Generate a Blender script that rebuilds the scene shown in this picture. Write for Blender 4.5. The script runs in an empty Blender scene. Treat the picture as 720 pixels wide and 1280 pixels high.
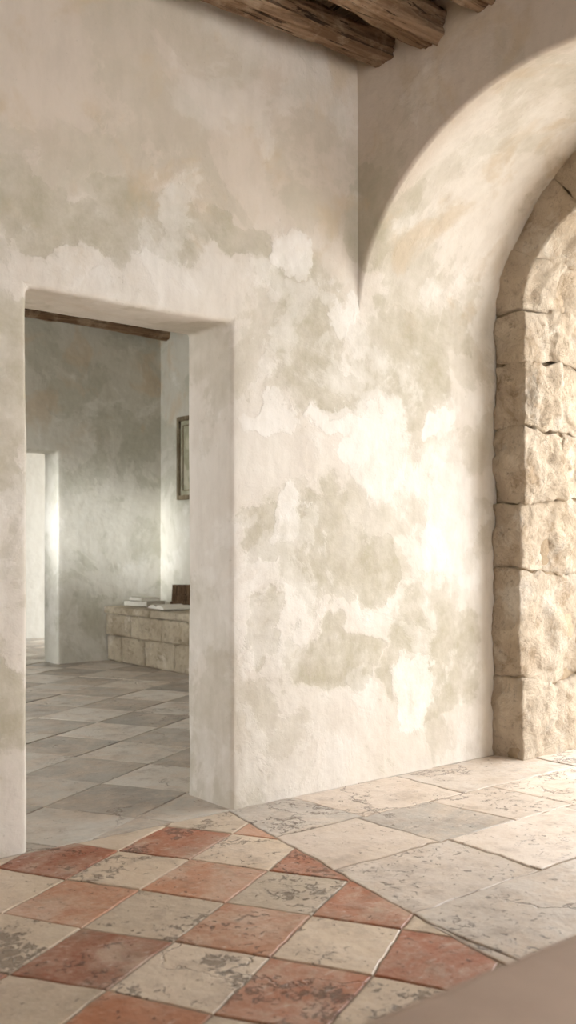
import bpy, bmesh, math, random
from mathutils import Vector, noise
random.seed(7)
D=bpy.data; S=bpy.context.scene
def lin(c):
    o=[]
    for v in c:
        v/=255.0
        o.append(v/12.92 if v<=.04045 else ((v+.055)/1.055)**2.4)
    return (o[0],o[1],o[2],1.0)
# ---------------------------------------------------------------- node helpers
class NT:
    def __init__(s,name):
        s.m=D.materials.new(name); s.m.use_nodes=True
        s.t=s.m.node_tree; s.n=s.t.nodes; s.l=s.t.links
        s.b=s.n['Principled BSDF']
        tc=s.n.new('ShaderNodeTexCoord'); s.P=tc.outputs['Object']
    def _in(s,sock,v):
        if v is None: return
        if isinstance(v,bpy.types.NodeSocket): s.l.new(v,sock)
        else: sock.default_value=v
    def noise(s,vec,scale,detail=4,rough=.55,dist=0,col=False):
        n=s.n.new('ShaderNodeTexNoise'); s._in(n.inputs['Vector'],vec)
        n.inputs['Scale'].default_value=scale; n.inputs['Detail'].default_value=detail
        n.inputs['Roughness'].default_value=rough; n.inputs['Distortion'].default_value=dist
        return n.outputs['Color' if col else 'Fac']
    def vor(s,vec,scale,feature='F1',out='Distance',rand=1):
        n=s.n.new('ShaderNodeTexVoronoi'); n.feature=feature; s._in(n.inputs['Vector'],vec)
        n.inputs['Scale'].default_value=scale; n.inputs['Randomness'].default_value=rand
        return n.outputs[out]
    def math(s,op,a,b=None,c=None,clamp=False):
        n=s.n.new('ShaderNodeMath'); n.operation=op; n.use_clamp=clamp
        s._in(n.inputs[0],a); s._in(n.inputs[1],b)
        if c is not None: s._in(n.inputs[2],c)
        return n.outputs[0]
    def vm(s,op,a,b=None,scale=None):
        n=s.n.new('ShaderNodeVectorMath'); n.operation=op
        s._in(n.inputs[0],a)
        if b is not None: s._in(n.inputs[1],b)
        if scale is not None: s._in(n.inputs['Scale'],scale)
        return n.outputs['Value'] if op in('LENGTH','DISTANCE','DOT_PRODUCT') else n.outputs[0]
    def ss(s,v,lo,hi,a=0,b=1):
        n=s.n.new('ShaderNodeMapRange'); n.interpolation_type='SMOOTHSTEP'
        s._in(n.inputs[0],v); n.inputs[1].default_value=lo; n.inputs[2].default_value=hi
        n.inputs[3].default_value=a; n.inputs[4].default_value=b
        return n.outputs[0]
    def mix(s,f,a,b,mode='MIX'):
        n=s.n.new('ShaderNodeMix'); n.data_type='RGBA'; n.blend_type=mode
        s._in(n.inputs[0],f); s._in(n.inputs[6],a); s._in(n.inputs[7],b)
        return n.outputs[2]
    def sep(s,v):
        n=s.n.new('ShaderNodeSeparateXYZ'); s._in(n.inputs[0],v); return n.outputs
    def bump(s,h,strength=.3,dist=.01,normal=None):
        n=s.n.new('ShaderNodeBump'); n.inputs['Strength'].default_value=strength
        n.inputs['Distance'].default_value=dist; s._in(n.inputs['Height'],h)
        if normal is not None: s._in(n.inputs['Normal'],normal)
        return n.outputs[0]
    def fin(s,col,rough,nrm=None,spec=.3):
        s._in(s.b.inputs['Base Color'],col); s._in(s.b.inputs['Roughness'],rough)
        if nrm is not None: s.l.new(nrm,s.b.inputs['Normal'])
        s.b.inputs['Specular IOR Level'].default_value=spec
        return s.m

GREEN=[(.48,.0,2.20,.27,.36),(1.14,.0,2.14,.36,.30),(.56,0,1.16,.34,.30),(.165,0,1.255,.13,.11),
 (.63,0,.62,.34,.20),(1.33,0,.60,.38,.36),(-.80,0,2.49,.50,.12),(-.41,0,2.55,.32,.17),(.05,0,2.62,.24,.11),
 (-1.03,0,2.58,.25,.14),(-1.06,0,1.7,.12,.45),(-1.06,0,.6,.12,.3),(.86,0,2.8,.16,.30),(1.5,-.1,2.4,.2,.2),(.75,0,1.95,.25,.12),
 (.2,0,.8,.12,.2),(.95,0,1.05,.16,.14)]
WHITE=[(.37,0,2.56,.11,.15),(.66,0,2.34,.11,.14),(.91,0,1.68,.22,.28),(.31,0,1.36,.13,.11),(1.37,0,1.83,.10,.10),
 (1.2,0,.44,.14,.20),(1.50,0,1.28,.26,.34),(.25,0,1.78,.22,.10),(.62,0,1.83,.14,.08)]
def plaster(name,up,low,green,white,blobs=True,gamt=.9):
    N=NT(name); P=N.P
    w=N.vm('SCALE',N.vm('SUBTRACT',N.noise(P,3.2,6,.58,col=True),(.5,.5,.5)),scale=.62)
    Pw=N.vm('ADD',P,w)
    def blobmask(lst,lo,hi,ry=.35):
        cur=None
        for (x,y,z,rx,rz) in lst:
            d=N.vm('SUBTRACT',Pw,(x,y,z)); d=N.vm('DIVIDE',d,(rx,ry,rz))
            l=N.vm('LENGTH',d)
            cur=l if cur is None else N.math('MINIMUM',cur,l)
        a=N.ss(cur,lo,hi,1,0); b=N.ss(cur,.92,1.04,1,0)
        return N.math('ADD',N.math('MULTIPLY',a,.55),N.math('MULTIPLY',b,.45))
    z=N.sep(Pw)[2]
    zz=N.math('ADD',z,N.math('MULTIPLY',N.noise(P,1.1,4),.9))
    uf=N.ss(zz,2.75,3.35)
    if blobs: uf=N.math('MULTIPLY',uf,N.ss(N.sep(P)[0],.80,.95,1,.12))
    col=N.mix(uf,lin(low),lin(up))
    cl=N.noise(P,1.6,5,.6,.6)
    col=N.mix(N.ss(cl,.42,.68,0,.3),col,lin(up))
    gn=N.noise(N.vm('ADD',P,(3.1,7.7,1.3)),1.5,7,.62,.4)
    g2=N.math('ADD',N.ss(gn,.45,.58,0,.45),N.ss(gn,.505,.525,0,.22))
    if blobs:
        g1=blobmask(GREEN,.7,1.3)
        gm=N.math('MAXIMUM',g1,N.math('MULTIPLY',g2,N.ss(z,2.7,3.0,.9,.75)))
    else: gm=g2
    inner=N.ss(N.noise(P,5,7,.68),.3,.7,.45,1.15)
    col=N.mix(N.math('MULTIPLY',N.math('MULTIPLY',gm,inner),gamt,clamp=True),col,lin(green))
    oc=N.math('MULTIPLY',N.ss(N.noise(N.vm('ADD',P,(9,2,4)),2.3,6,.6,.5),.53,.66,0,.55),N.ss(z,2.0,2.6))
    col=N.mix(oc,col,lin((200,180,150)))
    wn=N.noise(N.vm('ADD',P,(1.7,5.5,8.3)),1.9,7,.62,.3)
    w2=N.math('ADD',N.ss(wn,.51,.64,0,.45),N.ss(wn,.565,.59,0,.2))
    wm=N.math('MAXIMUM',blobmask(WHITE,.7,1.3),w2) if blobs else w2
    fade=N.ss(z,2.7,3.1,1,.6)
    wi=N.ss(N.noise(N.vm('ADD',P,(4,4,4)),5,7,.68),.3,.65,.55,1.0)
    col=N.mix(N.math('MULTIPLY',N.math('MULTIPLY',N.math('MULTIPLY',wm,wi),.75),fade),col,lin(white))
    st=N.noise(N.vm('MULTIPLY',P,(1,1,.35)),14,6,.65)
    col=N.mix(N.ss(st,.35,.75,0,.18),col,lin((166,156,138)))
    sp=N.noise(P,45,3,.6)
    col=N.mix(N.ss(sp,.66,.74,0,.22),col,lin((150,138,116)))
    n1=N.bump(N.noise(P,2.2,3,.5),.4,.08)
    n2=N.bump(N.noise(P,16,6,.6,.3),.36,.012,n1)
    n3=N.bump(N.math('SUBTRACT',wm,gm),.4,.006,n2)
    return N.fin(col,N.ss(st,.3,.7,.75,.92),n3,.25)
M_pl=plaster('limewash_plaster',(210,197,182),(224,217,207),(181,173,152),(239,235,229))
M_pl_in=plaster('sage_plaster',(202,198,184),(212,209,197),(172,171,152),(234,232,225),blobs=False)
M_pl_w=plaster('white_plaster',(210,207,198),(216,213,204),(198,195,184),(224,222,214),blobs=False,gamt=.4)

def tile_mat():
    N=NT('worn_tiles'); P=N.P
    at=N.n.new('ShaderNodeAttribute'); at.attribute_name='tilecol'
    wr=N.n.new('ShaderNodeAttribute'); wr.attribute_name='wear'
    sh=N.n.new('ShaderNodeAttribute'); sh.attribute_name='shift'
    Pp=N.vm('ADD',P,sh.outputs['Vector'])
    c=at.outputs['Color']
    a=N.noise(Pp,3.2,8,.72,.6)
    c=N.mix(N.ss(a,.41,.67,0,.66),c,lin((210,191,171)))
    b=N.noise(Pp,7,8,.72)
    c=N.mix(N.ss(b,.47,.70,0,.48),c,lin((134,112,94)))
    e=N.noise(P,1.1,5,.65)
    c=N.mix(N.ss(e,.45,.68,0,.3),c,lin((204,187,169)))
    d=N.noise(N.vm('MULTIPLY',Pp,(1,2.2,1)),22,7,.75)
    c=N.mix(N.ss(d,.54,.70,0,.5),c,lin((224,212,198)))
    pn=N.noise(Pp,30,7,.72,.8)
    reg=N.ss(N.noise(Pp,4.5,5,.65),.40,.60,0,1)
    th=N.math('ADD',pn,N.math('MULTIPLY',N.math('MULTIPLY',reg,wr.outputs['Fac']),.16))
    pit=N.ss(th,.64,.71)
    c=N.mix(N.math('MULTIPLY',pit,.6),c,lin((114,100,86)))
    Pc=N.vm('ADD',P,N.vm('SCALE',N.vm('SUBTRACT',N.noise(P,5,5,.6,col=True),(.5,.5,.5)),scale=.35))
    cr=N.ss(N.vor(Pc,1.15,'DISTANCE_TO_EDGE'),.0,.010,1,0)
    cr=N.math('MULTIPLY',cr,N.ss(N.noise(P,1.3,2),.5,.56))
    c=N.mix(N.math('MULTIPLY',cr,.6),c,lin((118,100,84)))
    h=N.math('SUBTRACT',N.math('MULTIPLY',N.noise(Pp,7,6,.6),.9),N.math('ADD',N.math('MULTIPLY',pit,.6),N.math('MULTIPLY',cr,.4)))
    n=N.bump(h,.8,.018)
    n=N.bump(N.noise(P,90,3,.6),.2,.003,n)
    r=N.ss(N.noise(Pp,5,4),.35,.7,.34,.60)
    r=N.math('ADD',r,N.math('MULTIPLY',pit,.3))
    return N.fin(c,r,n,.45)
M_tile=tile_mat()
N=NT('grout'); M_grout=N.fin(N.mix(N.noise(N.P,30,4),lin((142,126,108)),lin((178,162,142))),.95,N.bump(N.noise(N.P,80,4),.5,.005))
N=NT('pale_bounce_gravel'); M_bounce=N.fin(N.mix(N.noise(N.P,30,6,.7),lin((206,203,196)),lin((228,225,218))),.95,N.bump(N.noise(N.P,40,4),.5,.01))  # kept pale so the unseen courtyard reflects light upward
def stone(name,a,b,c3,sc=1):
    N=NT(name); P=N.P
    c=N.mix(N.ss(N.noise(P,2.6*sc,6,.6,.3),.35,.65),lin(a),lin(b))
    c=N.mix(N.ss(N.noise(P,6*sc,8,.7,.4),.50,.66,0,.75),c,lin(c3))
    c=N.mix(N.ss(N.noise(N.vm('ADD',P,(5,5,5)),4*sc,8,.7,.4),.52,.64,0,.6),c,lin((238,228,212)))
    c=N.mix(N.ss(N.noise(P,24*sc,7,.76),.53,.70,0,.5),c,lin((138,114,90)))
    h=N.noise(P,8*sc,10,.72,.5)
    n=N.bump(h,.95,.085)
    n=N.bump(N.noise(P,50*sc,5,.74),.6,.010,n)
    return N.fin(c,.9,n,.2)
M_stone=stone('limestone_rough',(228,211,188),(210,190,164),(182,156,126))
M_bstone=stone('bench_stone',(216,203,178),(198,183,158),(174,157,130))
N=NT('mortar'); M_mortar=N.fin(N.mix(N.noise(N.P,22,4),lin((164,144,118)),lin((206,186,160))),.95,N.bump(N.noise(N.P,50,4),.6,.01))
def wood(name,a,b,c3,axis='X'):
    N=NT(name)
    sc={'X':(1,14,14),'Y':(14,1,14),'Z':(14,14,1)}[axis]
    Pm=N.vm('MULTIPLY',N.P,sc)
    g=N.noise(Pm,1.6,7,.65,.6)
    c=N.mix(N.ss(g,.35,.62),lin(a),lin(b))
    c=N.mix(N.ss(N.noise(N.P,5,6,.65),.46,.64,0,.75),c,lin(c3))
    c=N.mix(N.ss(N.noise(Pm,3.0,5,.65),.58,.64,0,.85),c,lin((48,34,25)))
    n=N.bump(g,1.0,.04); n=N.bump(N.noise(Pm,5,5,.72),.6,.012,n)
    return N.fin(c,.9,n,.15)
M_log=wood('weathered_log',(112,86,64),(150,122,96),(184,160,134))
M_plank=wood('ceiling_board',(104,84,64),(146,120,94),(176,154,126),'Y')
M_dark=wood('dark_wood',(84,66,50),(114,92,70),(128,106,82),'Z')
M_frame=wood('frame_wood',(112,98,78),(142,128,104),(152,140,116),'Z')
N=NT('paper'); M_paper=N.fin(N.mix(N.noise(N.vm('MULTIPLY',N.P,(1,1,60)),4,3),lin((232,229,220)),lin((208,203,190))),.8)
N=NT('book_cloth'); M_cloth=N.fin(N.mix(N.noise(N.P,80,3),lin((214,211,200)),lin((194,189,176))),.85)
N=NT('canvas_art'); M_art=N.fin(N.mix(N.ss(N.noise(N.P,7,5),.4,.6),lin((158,156,132)),lin((186,182,160))),.7)
N=NT('taupe_plaster')
M_ledge=N.fin(N.mix(N.ss(N.noise(N.P,3,5,.6),.35,.65),lin((210,188,170)),lin((194,172,154))),.8,N.bump(N.noise(N.P,14,5),.3,.01))

# ---------------------------------------------------------------- mesh helpers
def obj(name,verts,faces,mat,smooth=None,mats=None,fm=None):
    me=D.meshes.new(name); me.from_pydata([tuple(v) for v in verts],[],faces); me.validate(); me.update()
    bm=bmesh.new(); bm.from_mesh(me); bmesh.ops.recalc_face_normals(bm,faces=bm.faces); bm.to_mesh(me); bm.free()
    for m in (mats or [mat]): me.materials.append(m)
    if fm:
        for p,i in zip(me.polygons,fm): p.material_index=i
    if smooth is not None:
        if smooth>=180:
            for p in me.polygons: p.use_smooth=True
        else:
            me.shade_smooth()
            me.set_sharp_from_angle(angle=math.radians(smooth))
    o=D.objects.new(name,me); S.collection.objects.link(o); return o
class MB:
    def __init__(s): s.v=[];s.f=[];s.m=[]
    def add(s,v,f,mi=0):
        o=len(s.v); s.v+=[tuple(p) for p in v]; s.f+=[[i+o for i in q] for q in f]; s.m+=[mi]*len(f)
    def box(s,x0,x1,y0,y1,z0,z1,mi=0):
        s.add([(x0,y0,z0),(x1,y0,z0),(x1,y1,z0),(x0,y1,z0),(x0,y0,z1),(x1,y0,z1),(x1,y1,z1),(x0,y1,z1)],
          [(0,3,2,1),(4,5,6,7),(0,1,5,4),(1,2,6,5),(2,3,7,6),(3,0,4,7)],mi)
    def obj(s,name,mats,smooth=None): return obj(name,s.v,s.f,None,smooth,mats,s.m)
def rough_block(mb,fn,n=14,r=.12,amp=.02,seed=0,mi=0):
    nx,ny,nz=(n if isinstance(n,tuple) else (n,n,n))
    idx={}; vs=[]; fs=[]
    so=Vector((seed*3.17,seed*1.71,seed*2.3))
    ex=(fn(1,.5,.5)-fn(0,.5,.5)).length; ey=(fn(.5,1,.5)-fn(.5,0,.5)).length; ez=(fn(.5,.5,1)-fn(.5,.5,0)).length
    R=r*min(ex,ey,ez)
    def vid(i,j,k):
        if (i,j,k) in idx: return idx[(i,j,k)]
        p=[(i/nx-.5)*ex,(j/ny-.5)*ey,(k/nz-.5)*ez]; hb=[ex/2,ey/2,ez/2]
        q=[max(-(h-R),min(h-R,a)) for a,h in zip(p,hb)]
        d=Vector([a-b for a,b in zip(p,q)])
        L=d.length
        if L>R and L>0: d=d*(R/L)
        pp=[b+a for a,b in zip(d,q)]
        w=fn(pp[0]/ex+.5,pp[1]/ey+.5,pp[2]/ez+.5)
        dirv=(fn((p[0]*1.05)/ex+.5,(p[1]*1.05)/ey+.5,(p[2]*1.05)/ez+.5)-fn((q[0]*.8)/ex+.5,(q[1]*.8)/ey+.5,(q[2]*.8)/ez+.5))
        if dirv.length>0: dirv.normalize()
        a=noise.fractal(w*3.2+so,1,2,4)*amp+noise.fractal(w*11+so,1,2,4)*amp*.6
        a-=amp*1.3*max(0,noise.noise(w*5.5+so*1.3)-.15)
        idx[(i,j,k)]=len(vs); vs.append(w+dirv*a); return idx[(i,j,k)]
    for i in range(nx):
        for j in range(ny):
            fs.append((vid(i,j,0),vid(i,j+1,0),vid(i+1,j+1,0),vid(i+1,j,0)))
            fs.append((vid(i,j,nz),vid(i+1,j,nz),vid(i+1,j+1,nz),vid(i,j+1,nz)))
    for i in range(nx):
        for k in range(nz):
            fs.append((vid(i,0,k),vid(i+1,0,k),vid(i+1,0,k+1),vid(i,0,k+1)))
            fs.append((vid(i,ny,k),vid(i,ny,k+1),vid(i+1,ny,k+1),vid(i+1,ny,k)))
    for j in range(ny):
        for k in range(nz):
            fs.append((vid(0,j,k),vid(0,j,k+1),vid(0,j+1,k+1),vid(0,j+1,k)))
            fs.append((vid(nx,j,k),vid(nx,j+1,k),vid(nx,j+1,k+1),vid(nx,j,k+1)))
    mb.add(vs,fs,mi)
def boxfn(x0,x1,y0,y1,z0,z1):
    return lambda u,v,w: Vector((x0+(x1-x0)*u,y0+(y1-y0)*v,z0+(z1-z0)*w))

def lines(a,b,marks,step):
    pts=sorted(set([a,b]+[m for m in marks if a<m<b])); out=[a]
    for p,q in zip(pts,pts[1:]):
        n=max(1,round((q-p)/step))
        out+=[p+(q-p)*i/n for i in range(1,n+1)]
    return out
def wall(name,axis,a0,a1,t0,t1,z0,z1,holes,mat,step=.22,bev=.026,amp=.014):
    xs=lines(a0,a1,[h for q in holes for h in q[:2]],step); zs=lines(z0,z1,[h for q in holes for h in q[2:]],step)
    bm=bmesh.new()
    mk=lambda a,t,z: bm.verts.new((a,t,z) if axis=='X' else (t,a,z))
    F=[[mk(a,t0,z) for z in zs] for a in xs]; B=[[mk(a,t1,z) for z in zs] for a in xs]
    def solid(i,j):
        if i<0 or j<0 or i>=len(xs)-1 or j>=len(zs)-1: return False
        a=(xs[i]+xs[i+1])/2; z=(zs[j]+zs[j+1])/2
        return not any(h[0]<a<h[1] and h[2]<z<h[3] for h in holes)
    for i in range(len(xs)-1):
        for j in range(len(zs)-1):
            if not solid(i,j): continue
            bm.faces.new((F[i][j],F[i+1][j],F[i+1][j+1],F[i][j+1]))
            bm.faces.new((B[i][j],B[i][j+1],B[i+1][j+1],B[i+1][j]))
            if not solid(i-1,j): bm.faces.new((F[i][j],F[i][j+1],B[i][j+1],B[i][j]))
            if not solid(i+1,j): bm.faces.new((F[i+1][j],B[i+1][j],B[i+1][j+1],F[i+1][j+1]))
            if not solid(i,j-1): bm.faces.new((F[i][j],B[i][j],B[i+1][j],F[i+1][j]))
            if not solid(i,j+1): bm.faces.new((F[i][j+1],F[i+1][j+1],B[i+1][j+1],B[i][j+1]))
    loose=[v for v in bm.verts if not v.link_faces]
    bmesh.ops.delete(bm,geom=loose,context='VERTS')
    bmesh.ops.recalc_face_normals(bm,faces=bm.faces)
    es=[e for e in bm.edges if len(e.link_faces)==2 and e.calc_face_angle(0)>1.0 and all(z0+.001<v.co.z for v in e.verts) or
        (len(e.link_faces)==2 and e.calc_face_angle(0)>1.0 and abs(e.verts[0].co.z-e.verts[1].co.z)>.01)]
    bmesh.ops.bevel(bm,geom=es,offset=bev,segments=4,profile=.5,affect='EDGES',clamp_overlap=True)
    me=D.meshes.new(name); bm.to_mesh(me); bm.free()
    me.materials.append(mat)
    me.shade_smooth(); me.set_sharp_from_angle(angle=math.radians(40))
    o=D.objects.new(name,me); S.collection.objects.link(o)
    if amp>0:
        for p in me.polygons: p.use_smooth=True
        sb=o.modifiers.new('sub','SUBSURF'); sb.subdivision_type='SIMPLE'; sb.levels=2; sb.render_levels=2
        tx=D.textures.new(name+'_t','CLOUDS'); tx.noise_scale=.45; tx.noise_depth=1
        dm=o.modifiers.new('disp','DISPLACE'); dm.texture=tx; dm.texture_coords='GLOBAL'; dm.strength=amp; dm.mid_level=.5
    return o

# ---------------------------------------------------------------- room shell
DX0,DX1,DH=-.976,0.0,2.2
wall('wall_back','X',-5.2,3.35,0,.36,-.06,3.85,[(DX0,DX1,-.1,DH)],M_pl)
wall('wall_left','Y',-6.8,0.05,-5.5,-5.2,-.06,3.85,[],M_pl,amp=0)
wall('wall_front','X',-5.5,1.9,-7.1,-6.8,-.06,3.85,[(-2.7,.65,.2,3.5)],M_pl,amp=0)
wall('wall_inner_back','X',-3.3,3.35,5.5,5.81,-.06,3.7,[(.75,1.846,-.1,2.12)],M_pl_in)
wall('wall_inner_right','Y',.3,5.9,3.05,3.35,-.06,3.7,[],M_pl_in)
wall('wall_inner_left','Y',.3,5.9,-3.3,-3.0,-.06,3.7,[(2.0,5.1,.4,3.3)],M_pl_in,amp=0)
wall('wall_far_room_back','X',-3.3,5.0,8.2,8.5,-.06,3.3,[],M_pl_w,amp=0)
wall('wall_far_room_left','Y',5.8,8.5,-3.3,-3.0,-.06,3.3,[],M_pl_w,amp=0)
wall('wall_far_room_right','Y',5.8,8.5,4.7,5.0,-.06,3.3,[(6.4,7.7,.9,2.4)],M_pl_w,amp=0)

# arch wall (deep plaster vault)
CY=-1.15
def section(x,e,a,b,sp):
    pts=[(x,.30,3.85),(x,.30,sp)]
    n=40
    for i in range(n+1):
        th=math.pi*i/n
        pts.append((x,CY+(a+e)*math.cos(th),sp+(b+e)*math.sin(th)))
    pts+= [(x,CY-(a+e),1.2),(x,CY-(a+e),-.06),(x,-6.9,-.06),(x,-6.9,3.85)]
    return pts
X0=.781; XE=1.845
secs=[section(X0+.02*(1-math.cos(k/6*math.pi/2)),.02*(1-math.sin(k/6*math.pi/2)),1.155,.955,2.28) for k in range(7)]
for k in range(1,13):
    t=k/12
    secs.append(section(X0+.02+(XE-X0-.02)*t,.0,1.155,.955+.145*t,2.28+.04*t))
V=[];F=[];n=len(secs[0])
for s in secs: V+=s
for i in range(len(secs)-1):
    for j in range(n):
        a=i*n+j;b=i*n+(j+1)%n
        F.append((a,b,b+n,a+n))
F.append(tuple(range(n))); F.append(tuple(reversed(range((len(secs)-1)*n,len(secs)*n))))
obj('wall_right',V,F,M_pl,50)

# ---------------------------------------------------------------- rough stone arch
mb=MB()
SA,SB,SS=.955,.62,2.5
XS0,XS1=1.835,2.60
courses=[-.03,.426,1.032,1.443,1.819,2.217,2.5]
splits=[2.46,2.40,2.50,2.22,2.18,2.44]
for side in (0,1):
    for i,(z0,z1) in enumerate(zip(courses,courses[1:])):
        xs=[XS0,splits[(i+side*3)%6],XS1]
        for k in range(2):
            g=.001; j=random.uniform(-.028,.028)
            if side==0: y0,y1=CY+SA+j,-.0
            else: y0,y1=-2.75,CY-SA+j
            def fn(u,v,w,xa=xs[k]+g*k,xb=xs[k+1]-g,y0=y0,y1=y1,z0=z0+g,z1=z1-g,i=i):
                x=xa+(xb-xa)*u; z=z0+(z1-z0)*w
                z+= (noise.noise(Vector((x*3.0,z0*3,7)))*.055*(1-w) if i>0 else 0)+noise.noise(Vector((x*3.0,z1*3,7)))*.055*w
                return Vector((x,y0+(y1-y0)*v,z))
            rough_block(mb,fn,(34,14,30),.035,.035,seed=i*5+k+side*40)
NV=7
for i in range(NV):
    t0=math.pi*i/NV+.002; t1=math.pi*(i+1)/NV-.002
    for k,(xa,xb) in enumerate([(XS0,splits[i%6]),(splits[i%6]+.003,XS1)]):
        jr=random.uniform(-.015,.015)
        def fn(u,v,w,t0=t0,t1=t1,xa=xa,xb=xb,jr=jr):
            th=t0+(t1-t0)*u; r=jr+.46*v
            return Vector((xa+(xb-xa)*w,CY+(SA+r)*math.cos(th),SS+(SB+r)*math.sin(th)))
        rough_block(mb,fn,(30,14,26),.035,.032,seed=100+i*3+k)
mb.box(XS0+.03,XS1-.03,CY+SA+.022,.0,-.03,SS,1)
mb.box(XS0+.03,XS1-.03,-2.73,CY-SA-.022,-.03,SS,1)
vv=[];ff=[];nn=36
for i in range(nn+1):
    th=math.pi*i/nn
    for xx in (XS0+.03,XS1-.03):
        for r in (.025,.44):
            vv.append((xx,CY+(SA+r)*math.cos(th),SS+(SB+r)*math.sin(th)))
for i in range(nn):
    a=i*4;b=a+4
    ff+=[(a,b,b+1,a+1),(a+2,a+3,b+3,b+2),(a,a+2,b+2,b),(a+1,b+1,b+3,a+3)]
mb.add(vv,ff,1)
mb.obj('stone_arch',[M_stone,M_mortar],180)

# ---------------------------------------------------------------- floor
def clip(poly,nx,ny,d):
    out=[]
    for i in range(len(poly)):
        p=poly[i];q=poly[(i+1)%len(poly)]
        a=nx*p[0]+ny*p[1]-d;b=nx*q[0]+ny*q[1]-d
        if a<=0: out.append(p)
        if (a<0<b) or (b<0<a):
            t=a/(a-b); out.append((p[0]+(q[0]-p[0])*t,p[1]+(q[1]-p[1])*t))
    return out
def area(p): return .5*sum(p[i][0]*p[(i+1)%len(p)][1]-p[(i+1)%len(p)][0]*p[i][1] for i in range(len(p)))
def dens(poly,step):
    out=[]
    for i in range(len(poly)):
        p=poly[i];q=poly[(i+1)%len(poly)]
        L=math.dist(p,q)
        if L<1e-5: continue
        n=max(1,int(L/step))
        for k in range(n): out.append((p[0]+(q[0]-p[0])*k/n,p[1]+(q[1]-p[1])*k/n))
    return out
def offset(poly,d):
    out=[];n=len(poly)
    for i in range(n):
        a=poly[i-1];b=poly[i];c=poly[(i+1)%n]
        e1=Vector((b[0]-a[0],b[1]-a[1])).normalized(); e2=Vector((c[0]-b[0],c[1]-b[1])).normalized()
        n1=Vector((-e1.y,e1.x)); n2=Vector((-e2.y,e2.x))
        m=n1+n2
        if m.length<.3: m=n1
        m.normalize(); k=d/max(.45,m.dot(n1))
        out.append((b[0]+m.x*k,b[1]+m.y*k))
    return out
fv=[];ffc=[];fcol=[];fwear=[];fsh=[]
def tile(poly,col,wear,gap=.0022,step=.04,zj=.0015,jit=.0045,bevw=.0045):
    if len(poly)<3: return
    if area(poly)<0: poly=poly[::-1]
    q=[]
    for p in poly:
        if not q or math.dist(p,q[-1])>.004: q.append(p)
    if math.dist(q[0],q[-1])<.004: q.pop()
    if len(q)<3 or area(q)<.0012: return
    p=dens(q,step)
    base=offset(p,gap)
    base=[(x+noise.noise(Vector((x*14,y*14,2)))*jit+noise.noise(Vector((x*50,y*50,4)))*jit*.5,y+noise.noise(Vector((x*14,y*14,9)))*jit+noise.noise(Vector((x*50,y*50,14)))*jit*.5) for x,y in base]
    mid=offset(base,bevw*.35); top=offset(base,bevw)
    z=random.uniform(-zj,zj); tx=random.uniform(-.006,.006);ty=random.uniform(-.006,.006)
    cx=sum(a[0] for a in q)/len(q);cy=sum(a[1] for a in q)/len(q)
    n=len(p);o=len(fv)
    Z=lambda x,y:z+tx*(x-cx)+ty*(y-cy)
    fv.extend([(x,y,-.02) for x,y in base]); fv.extend([(x,y,Z(x,y)-.0022) for x,y in mid]); fv.extend([(x,y,Z(x,y)) for x,y in top])
    for i in range(n):
        j=(i+1)%n
        ffc.append((o+i,o+j,o+n+j,o+n+i)); ffc.append((o+n+i,o+n+j,o+2*n+j,o+2*n+i))
    ffc.append(tuple(o+2*n+i for i in range(n)))
    k=random.uniform(.91,1.05); c=lin(tuple(min(255,v*k) for v in col))
    s=(random.uniform(0,30),random.uniform(0,30),random.uniform(0,30))
    fcol.extend([c]*(3*n)); fwear.extend([wear]*(3*n)); fsh.extend([s]*(3*n))
d1=Vector((.8765,.4814)); d2=Vector((.4814,-.8765)); anc=Vector((-.781,-1.145)); s1,s2=.36,.313
B0=Vector((-.03,-.05)); B1=Vector((-.42,-2.1)); bd=(B1-B0).normalized(); bn=Vector((-bd.y,bd.x))
if bn.x<0: bn=-bn
bdv=bn.dot(B0)
RED=[(180,114,82),(168,102,72),(188,126,92),(174,116,88),(160,96,68),(190,138,108)]
CRM=[(218,200,177),(210,192,169),(224,208,187),(204,187,164),(214,194,170)]
for i in range(-16,16):
    for j in range(-16,16):
        c=anc+d1*s1*i+d2*s2*j
        if not(-5.4<c.x<.6 and -7<c.y<.4): continue
        q=[c-d1*s1/2-d2*s2/2,c+d1*s1/2-d2*s2/2,c+d1*s1/2+d2*s2/2,c-d1*s1/2+d2*s2/2]
        p=[]
        for a in q:
            jx=noise.noise(Vector((a.x*9.1,a.y*9.1,3)))*.025; jy=noise.noise(Vector((a.x*9.1,a.y*9.1,33)))*.025
            p.append((a.x+jx,a.y+jy))
        p=clip(p,bn.x,bn.y,bdv); p=clip(p,0,1,-.012) if p else p
        if p: p=clip(p,-1,0,5.25)
        if p: p=clip(p,0,-1,6.85)
        if not p: continue
        if (i+j)%2==0: tile(p,random.choice(RED),random.choice([.3,.6,1.0]))
        else: tile(p,random.choice(CRM),random.choice([.3,.6,.9,1.3]))
SL=[(220,205,190),(211,195,180),(188,180,170),(223,210,197),(178,171,162),(217,196,180),(226,215,203)]
y=.0; row=0; sl0=0
while y>-7:
    h=random.choice([.46,.58,.52,.64]); x=-1.6+random.uniform(-.4,0); sl1=random.uniform(-.03,.03); tl0=0
    while x<6.5:
        w=random.choice([.45,.62,.78,.92,.7]); tl1=random.uniform(-.07,.07)
        T=lambda xx: y+sl0*(xx-1); Bt=lambda xx: y-h+sl1*(xx-1)
        p=[(x+tl0,Bt(x+tl0)),(x+w+tl1,Bt(x+w+tl1)),(x+w,T(x+w)),(x,T(x))]
        p=clip(p,-bn.x,-bn.y,-bdv)
        if p: tile(p,random.choice(SL),random.choice([.3,.5,.8,1.0]),gap=.002,step=.05,zj=.002,jit=.012,bevw=.007)
        x+=w; tl0=tl1
    y-=h; row+=1; sl0=sl1
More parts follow.
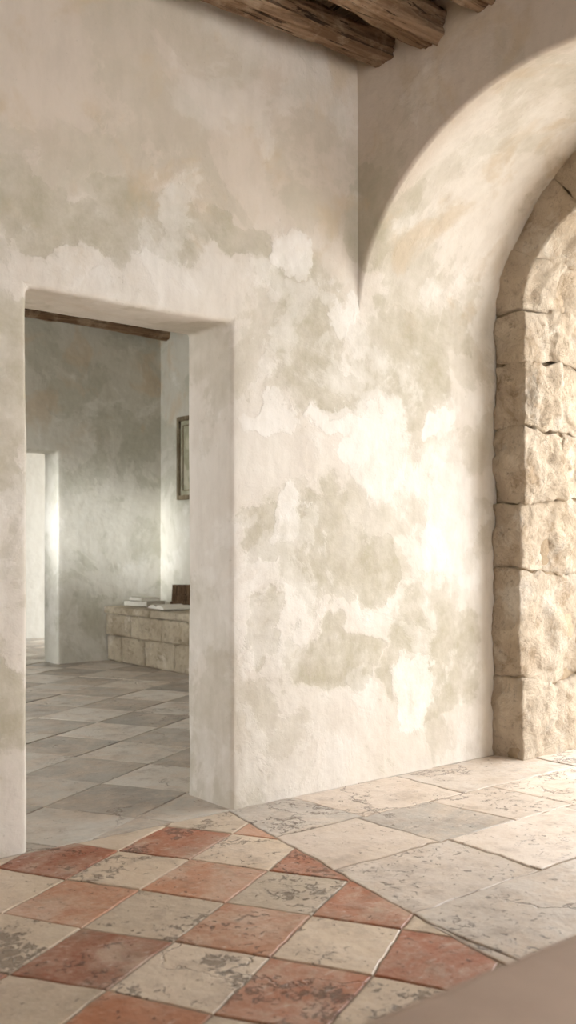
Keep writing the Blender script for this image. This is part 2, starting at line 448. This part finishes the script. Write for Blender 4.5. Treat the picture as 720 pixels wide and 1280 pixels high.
INA=[(170,164,154),(160,154,145),(178,172,162)]; INB=[(212,206,195),(203,197,187),(218,212,202)]
for i in range(-30,40):
    for j in range(-40,30):
        c=anc+d1*.48*(i+.5)+d2*.48*(j+.5)
        if not(-3.6<c.x<5.2 and -.5<c.y<8.6): continue
        q=[c-d1*.24-d2*.24,c+d1*.24-d2*.24,c+d1*.24+d2*.24,c-d1*.24+d2*.24]
        p=[(a.x,a.y) for a in q]
        p=clip(p,0,-1,.008)
        if p: tile(p,random.choice(INA if (i+j)%2 else INB),.3,gap=.0015,step=.12)
o0=len(fv)
fv.extend([(-5.5,-7.1,-.005),(9,-7.1,-.005),(9,8.6,-.005),(-5.5,8.6,-.005)])
me=D.meshes.new('floor'); me.from_pydata(fv,[],ffc+[(o0,o0+1,o0+2,o0+3)])
fcol+= [(0.2,.2,.2,1)]*4; fwear+=[0]*4; fsh+=[(0,0,0)]*4
me.materials.append(M_tile); me.materials.append(M_grout)
me.polygons[len(me.polygons)-1].material_index=1
ca=me.color_attributes.new('tilecol','FLOAT_COLOR','POINT'); ca.data.foreach_set('color',[c for q in fcol for c in q])
wa=me.attributes.new('wear','FLOAT','POINT'); wa.data.foreach_set('value',fwear)
sa=me.attributes.new('shift','FLOAT_VECTOR','POINT'); sa.data.foreach_set('vector',[c for q in fsh for c in q])
fo=D.objects.new('floor',me); S.collection.objects.link(fo)
obj('courtyard_bounce_ground',[(3.6,-12,.004),(20,-12,.004),(20,.2,.004),(3.6,.2,.004)],[(0,1,2,3)],M_bounce)  # out-of-view ground, made pale to bounce light up into the vault

# ---------------------------------------------------------------- ceiling and beams
mb=MB()
x=-5.3
while x<.78:
    w=random.uniform(.13,.19); dz=random.uniform(0,.02)
    mb.box(x+.003,min(x+w-.003,.80),-6.85,.02,3.70+dz,3.74+dz); x+=w
mb.box(-5.5,2.0,-7.1,.36,3.77,3.87)
mb.obj('ceiling',[M_plank])
mb=MB()
x=-3.0
while x<3.05:
    w=random.uniform(.14,.2); mb.box(x+.003,x+w-.003,.3,5.55,3.50,3.54); x+=w
mb.box(-3.3,3.35,.3,5.81,3.56,3.66)
mb.obj('ceiling_inner',[M_plank])
mb=MB(); mb.box(-3.3,5.0,5.7,8.5,3.2,3.35); mb.obj('ceiling_shade_far_room',[M_pl_w])  # out-of-view ceiling added to hold back daylight in the far room
def log(name,p0,p1,r0,r1,seed,mat=M_log):
    p0=Vector(p0);p1=Vector(p1);L=(p1-p0).length;ax=(p1-p0).normalized()
    up=Vector((0,0,1)); sx=ax.cross(up).normalized(); sz=sx.cross(ax)
    n=max(8,int(L/.03));m=36;vs=[];fs=[]
    so=Vector((seed*7.1,seed*3.3,0))
    for i in range(n+1):
        t=i/n; c=p0.lerp(p1,t)+sx*noise.noise(Vector((t*L*.9,seed,0)))*.04+sz*noise.noise(Vector((t*L*.9,seed,5)))*.035
        r=r0+(r1-r0)*t
        if i in(0,n): r*=.88
        for k in range(m):
            a=2*math.pi*k/m
            d=sx*math.cos(a)+sz*math.sin(a)
            ca_,sa_=math.cos(a),math.sin(a)
            crk=noise.noise(Vector((t*L*.8,ca_*4,sa_*4))+so*1.7)
            rr=r*(1+.22*noise.noise(Vector((t*L*1.6,ca_*1.3,sa_*1.3))+so)+.14*noise.noise(Vector((t*L*3,ca_*5,sa_*5))+so)
                 +.09*noise.noise(Vector((t*L*9,ca_*8,sa_*8))+so)-.16*max(0,.12-abs(crk))/.12)
            vs.append(c+d*rr)
    for i in range(n):
        for k in range(m):
            a=i*m+k;b=i*m+(k+1)%m
            fs.append((a,b,b+m,a+m))
    fs.append(tuple(range(m)));fs.append(tuple(range(n*m,n*m+m)))
    return obj(name,vs,fs,mat,50)
log('ceiling_beam',(-5.3,-.20,3.60),(.82,-.185,3.585),.088,.080,1)
log('ceiling_beam',(-5.3,-.52,3.60),(.82,-.51,3.60),.098,.095,2)
log('ceiling_beam',(-5.3,-.86,3.61),(.82,-.84,3.61),.09,.092,3)
for k in range(4,17): log('ceiling_beam',(-5.3,-.2-.35*k+.36,3.61),(.82,-.2-.35*k+.36,3.61),.09,.09,k)
log('ceiling_beam_inner',(-3.1,5.38,3.46),(3.1,5.38,3.44),.05,.06,31)
log('ceiling_beam_inner',(-3.1,3.9,3.44),(3.1,3.9,3.44),.07,.07,32)
log('ceiling_beam_inner',(-3.1,2.4,3.44),(3.1,2.4,3.44),.07,.07,33)

# ---------------------------------------------------------------- inner stone bench
mb=MB(); k=0
ys=[5.49,5.0,4.42,3.95,3.4,2.9]
ys2=[5.49,5.2,4.75,4.2,3.7,3.2,2.9]
for a,b in zip(ys2,ys2[1:]): rough_block(mb,boxfn(2.39,2.62,b+.002,a-.002,.0,.262),(8,14,10),.09,.014,seed=200+k); k+=1
for a,b in zip(ys,ys[1:]): rough_block(mb,boxfn(2.38,2.62,b+.002,a-.002,.266,.49),(8,14,10),.09,.014,seed=230+k); k+=1
for a,b in zip([5.49,4.6,3.7,2.88],[4.6,3.7,2.88]): rough_block(mb,boxfn(2.35,3.04,b+.002,a-.002,.49,.563),(12,16,4),.2,.007,seed=260+k); k+=1
mb.box(2.42,3.04,2.93,5.49,0,.5,1)
mb.obj('stone_bench',[M_bstone,M_mortar],180)

def bookmesh(name,cx,cy,z,w,d,h,rot):
    mb=MB(); t=.006
    mb.box(-w/2,w/2,-d/2,d/2,0,t,0); mb.box(-w/2,w/2,-d/2,d/2,h-t,h,0); mb.box(-w/2,-w/2+t,-d/2,d/2,0,h,0)
    mb.box(-w/2+t,w/2-.008,-d/2+.006,d/2-.006,t,h-t,1)
    o=mb.obj(name,[M_cloth,M_paper]); o.location=(cx,cy,z); o.rotation_euler=(0,0,rot); return o
bookmesh('book',2.66,5.18,.569,.26,.34,.05,.2)
bookmesh('book',2.66,5.18,.621,.21,.29,.035,-.1)
vs=[];fs=[];W,Dp=.20,.3;n=12
for s in (-1,1):
    o=len(vs)
    for i in range(n+1):
        t=i/n; zz=.012+.030*math.sin(math.pi*t)**.7*(1-.45*t) if 0<t<1 else .012
        for y in (-Dp/2,Dp/2):
            vs.append((s*W*t,y,zz)); vs.append((s*W*t,y,.004))
    for i in range(n):
        a=o+i*4
        fs+=[(a,a+4,a+6,a+2),(a+1,a+3,a+7,a+5),(a,a+1,a+5,a+4),(a+2,a+6,a+7,a+3)]
    a=o+n*4; fs.append((a,a+1,a+3,a+2))
mbx=MB(); mbx.add(vs,fs,1); mbx.box(-W-.01,W+.01,-Dp/2-.008,Dp/2+.008,0,.005,0)
ob=mbx.obj('open_book',[M_cloth,M_paper]); ob.location=(2.60,4.60,.57); ob.rotation_euler=(0,0,1.4)
mb=MB()
mb.box(-.11,-.085,-.09,.09,0,.02); mb.box(.085,.11,-.09,.09,0,.02); mb.box(-.11,.11,-.012,.012,.0,.02)
st=mb.obj('bookstand',[M_dark]); st.location=(2.90,4.85,.567); st.rotation_euler=(0,0,-.75)
mb=MB()
for x0 in (-.11,.09): mb.box(x0,x0+.02,-.008,.008,0,.21)
for z0 in (0,.095,.19): mb.box(-.11,.11,-.008,.008,z0,z0+.02)
mb.box(-.09,.09,-.003,.003,.02,.19)
b2=mb.obj('back_panel',[M_dark]); b2.parent=st; b2.location=(0,.0,.015); b2.rotation_euler=(-.28,0,0)
mb=MB(); mb.box(-.11,.11,-.06,0,0,.015); mb.box(-.11,.11,-.065,-.055,0,.035)
b3=mb.obj('lip',[M_dark]); b3.parent=st; b3.location=(0,0,.02)

mb=MB(); y0,y1,z0,z1=4.56,5.12,1.66,2.52
fw=.045
mb.box(3.005,3.045,y0,y1,z0,z0+fw);mb.box(3.005,3.045,y0,y1,z1-fw,z1);mb.box(3.005,3.045,y0,y0+fw,z0+fw,z1-fw);mb.box(3.005,3.045,y1-fw,y1,z0+fw,z1-fw)
mb.box(3.02,3.04,y0+.09,y1-.09,z0+.09,z0+.10);mb.box(3.02,3.04,y0+.09,y1-.09,z1-.10,z1-.09)
mb.box(3.02,3.04,y0+.09,y0+.10,z0+.09,z1-.09);mb.box(3.02,3.04,y1-.10,y1-.09,z0+.09,z1-.09)
mb.box(3.03,3.045,y0+fw,y1-fw,z0+fw,z1-fw,1)
mb.obj('framed_picture',[M_frame,M_art])

bm=bmesh.new()
g=bmesh.ops.create_cube(bm,size=1)
for v in bm.verts:
    v.co.x=-1.95 if v.co.x<0 else .30
    v.co.y=-3.25 if v.co.y<0 else -2.72
    v.co.z=0 if v.co.z<0 else .615
bmesh.ops.bevel(bm,geom=[e for e in bm.edges if max(v.co.z for v in e.verts)>.5],offset=.05,segments=6,profile=.5,affect='EDGES')
me=D.meshes.new('masonry_bench'); bm.to_mesh(me); bm.free(); me.materials.append(M_ledge)
me.shade_smooth(); me.set_sharp_from_angle(angle=math.radians(50))
S.collection.objects.link(D.objects.new('masonry_bench',me))

# ---------------------------------------------------------------- light
w=D.worlds.new('World'); S.world=w; w.use_nodes=True
bg=w.node_tree.nodes['Background']; bg.inputs[0].default_value=(.975,.985,.99,1); bg.inputs[1].default_value=6.7
def sun(name,frm,strength,ang,col):
    l=D.lights.new(name,'SUN'); l.energy=strength; l.angle=math.radians(ang); l.color=col
    o=D.objects.new(name,l); S.collection.objects.link(o); o.location=Vector(frm)*5
    o.rotation_euler=Vector(frm).to_track_quat('Z','Y').to_euler(); return o
sun('sun',(1,-.66,.55),1.0,70,(1,.985,.965))
l=D.lights.new('window_beam','SPOT'); l.energy=4800; l.spot_size=math.radians(9.5); l.spot_blend=1; l.shadow_soft_size=.3; l.color=(.98,.99,1)
o=D.objects.new('window_beam',l); S.collection.objects.link(o); o.location=(-6.0,1.8,3.0)
o.rotation_euler=(Vector((-6,1.8,3))-Vector((2.4,5.5,1.3))).to_track_quat('Z','Y').to_euler()
# ---------------------------------------------------------------- camera
cam=D.cameras.new('camera'); co=D.objects.new('camera',cam); S.collection.objects.link(co); S.camera=co
co.location=(-2.633,-3.634,1.2); co.rotation_euler=(math.radians(90),0,math.radians(-39.2))
cam.sensor_width=36; cam.lens=34.875; cam.shift_y=.03125; cam.clip_start=.05
cam.dof.use_dof=True; cam.dof.focus_distance=5.0; cam.dof.aperture_fstop=2.8
S.view_settings.view_transform='Standard'; S.view_settings.exposure=0
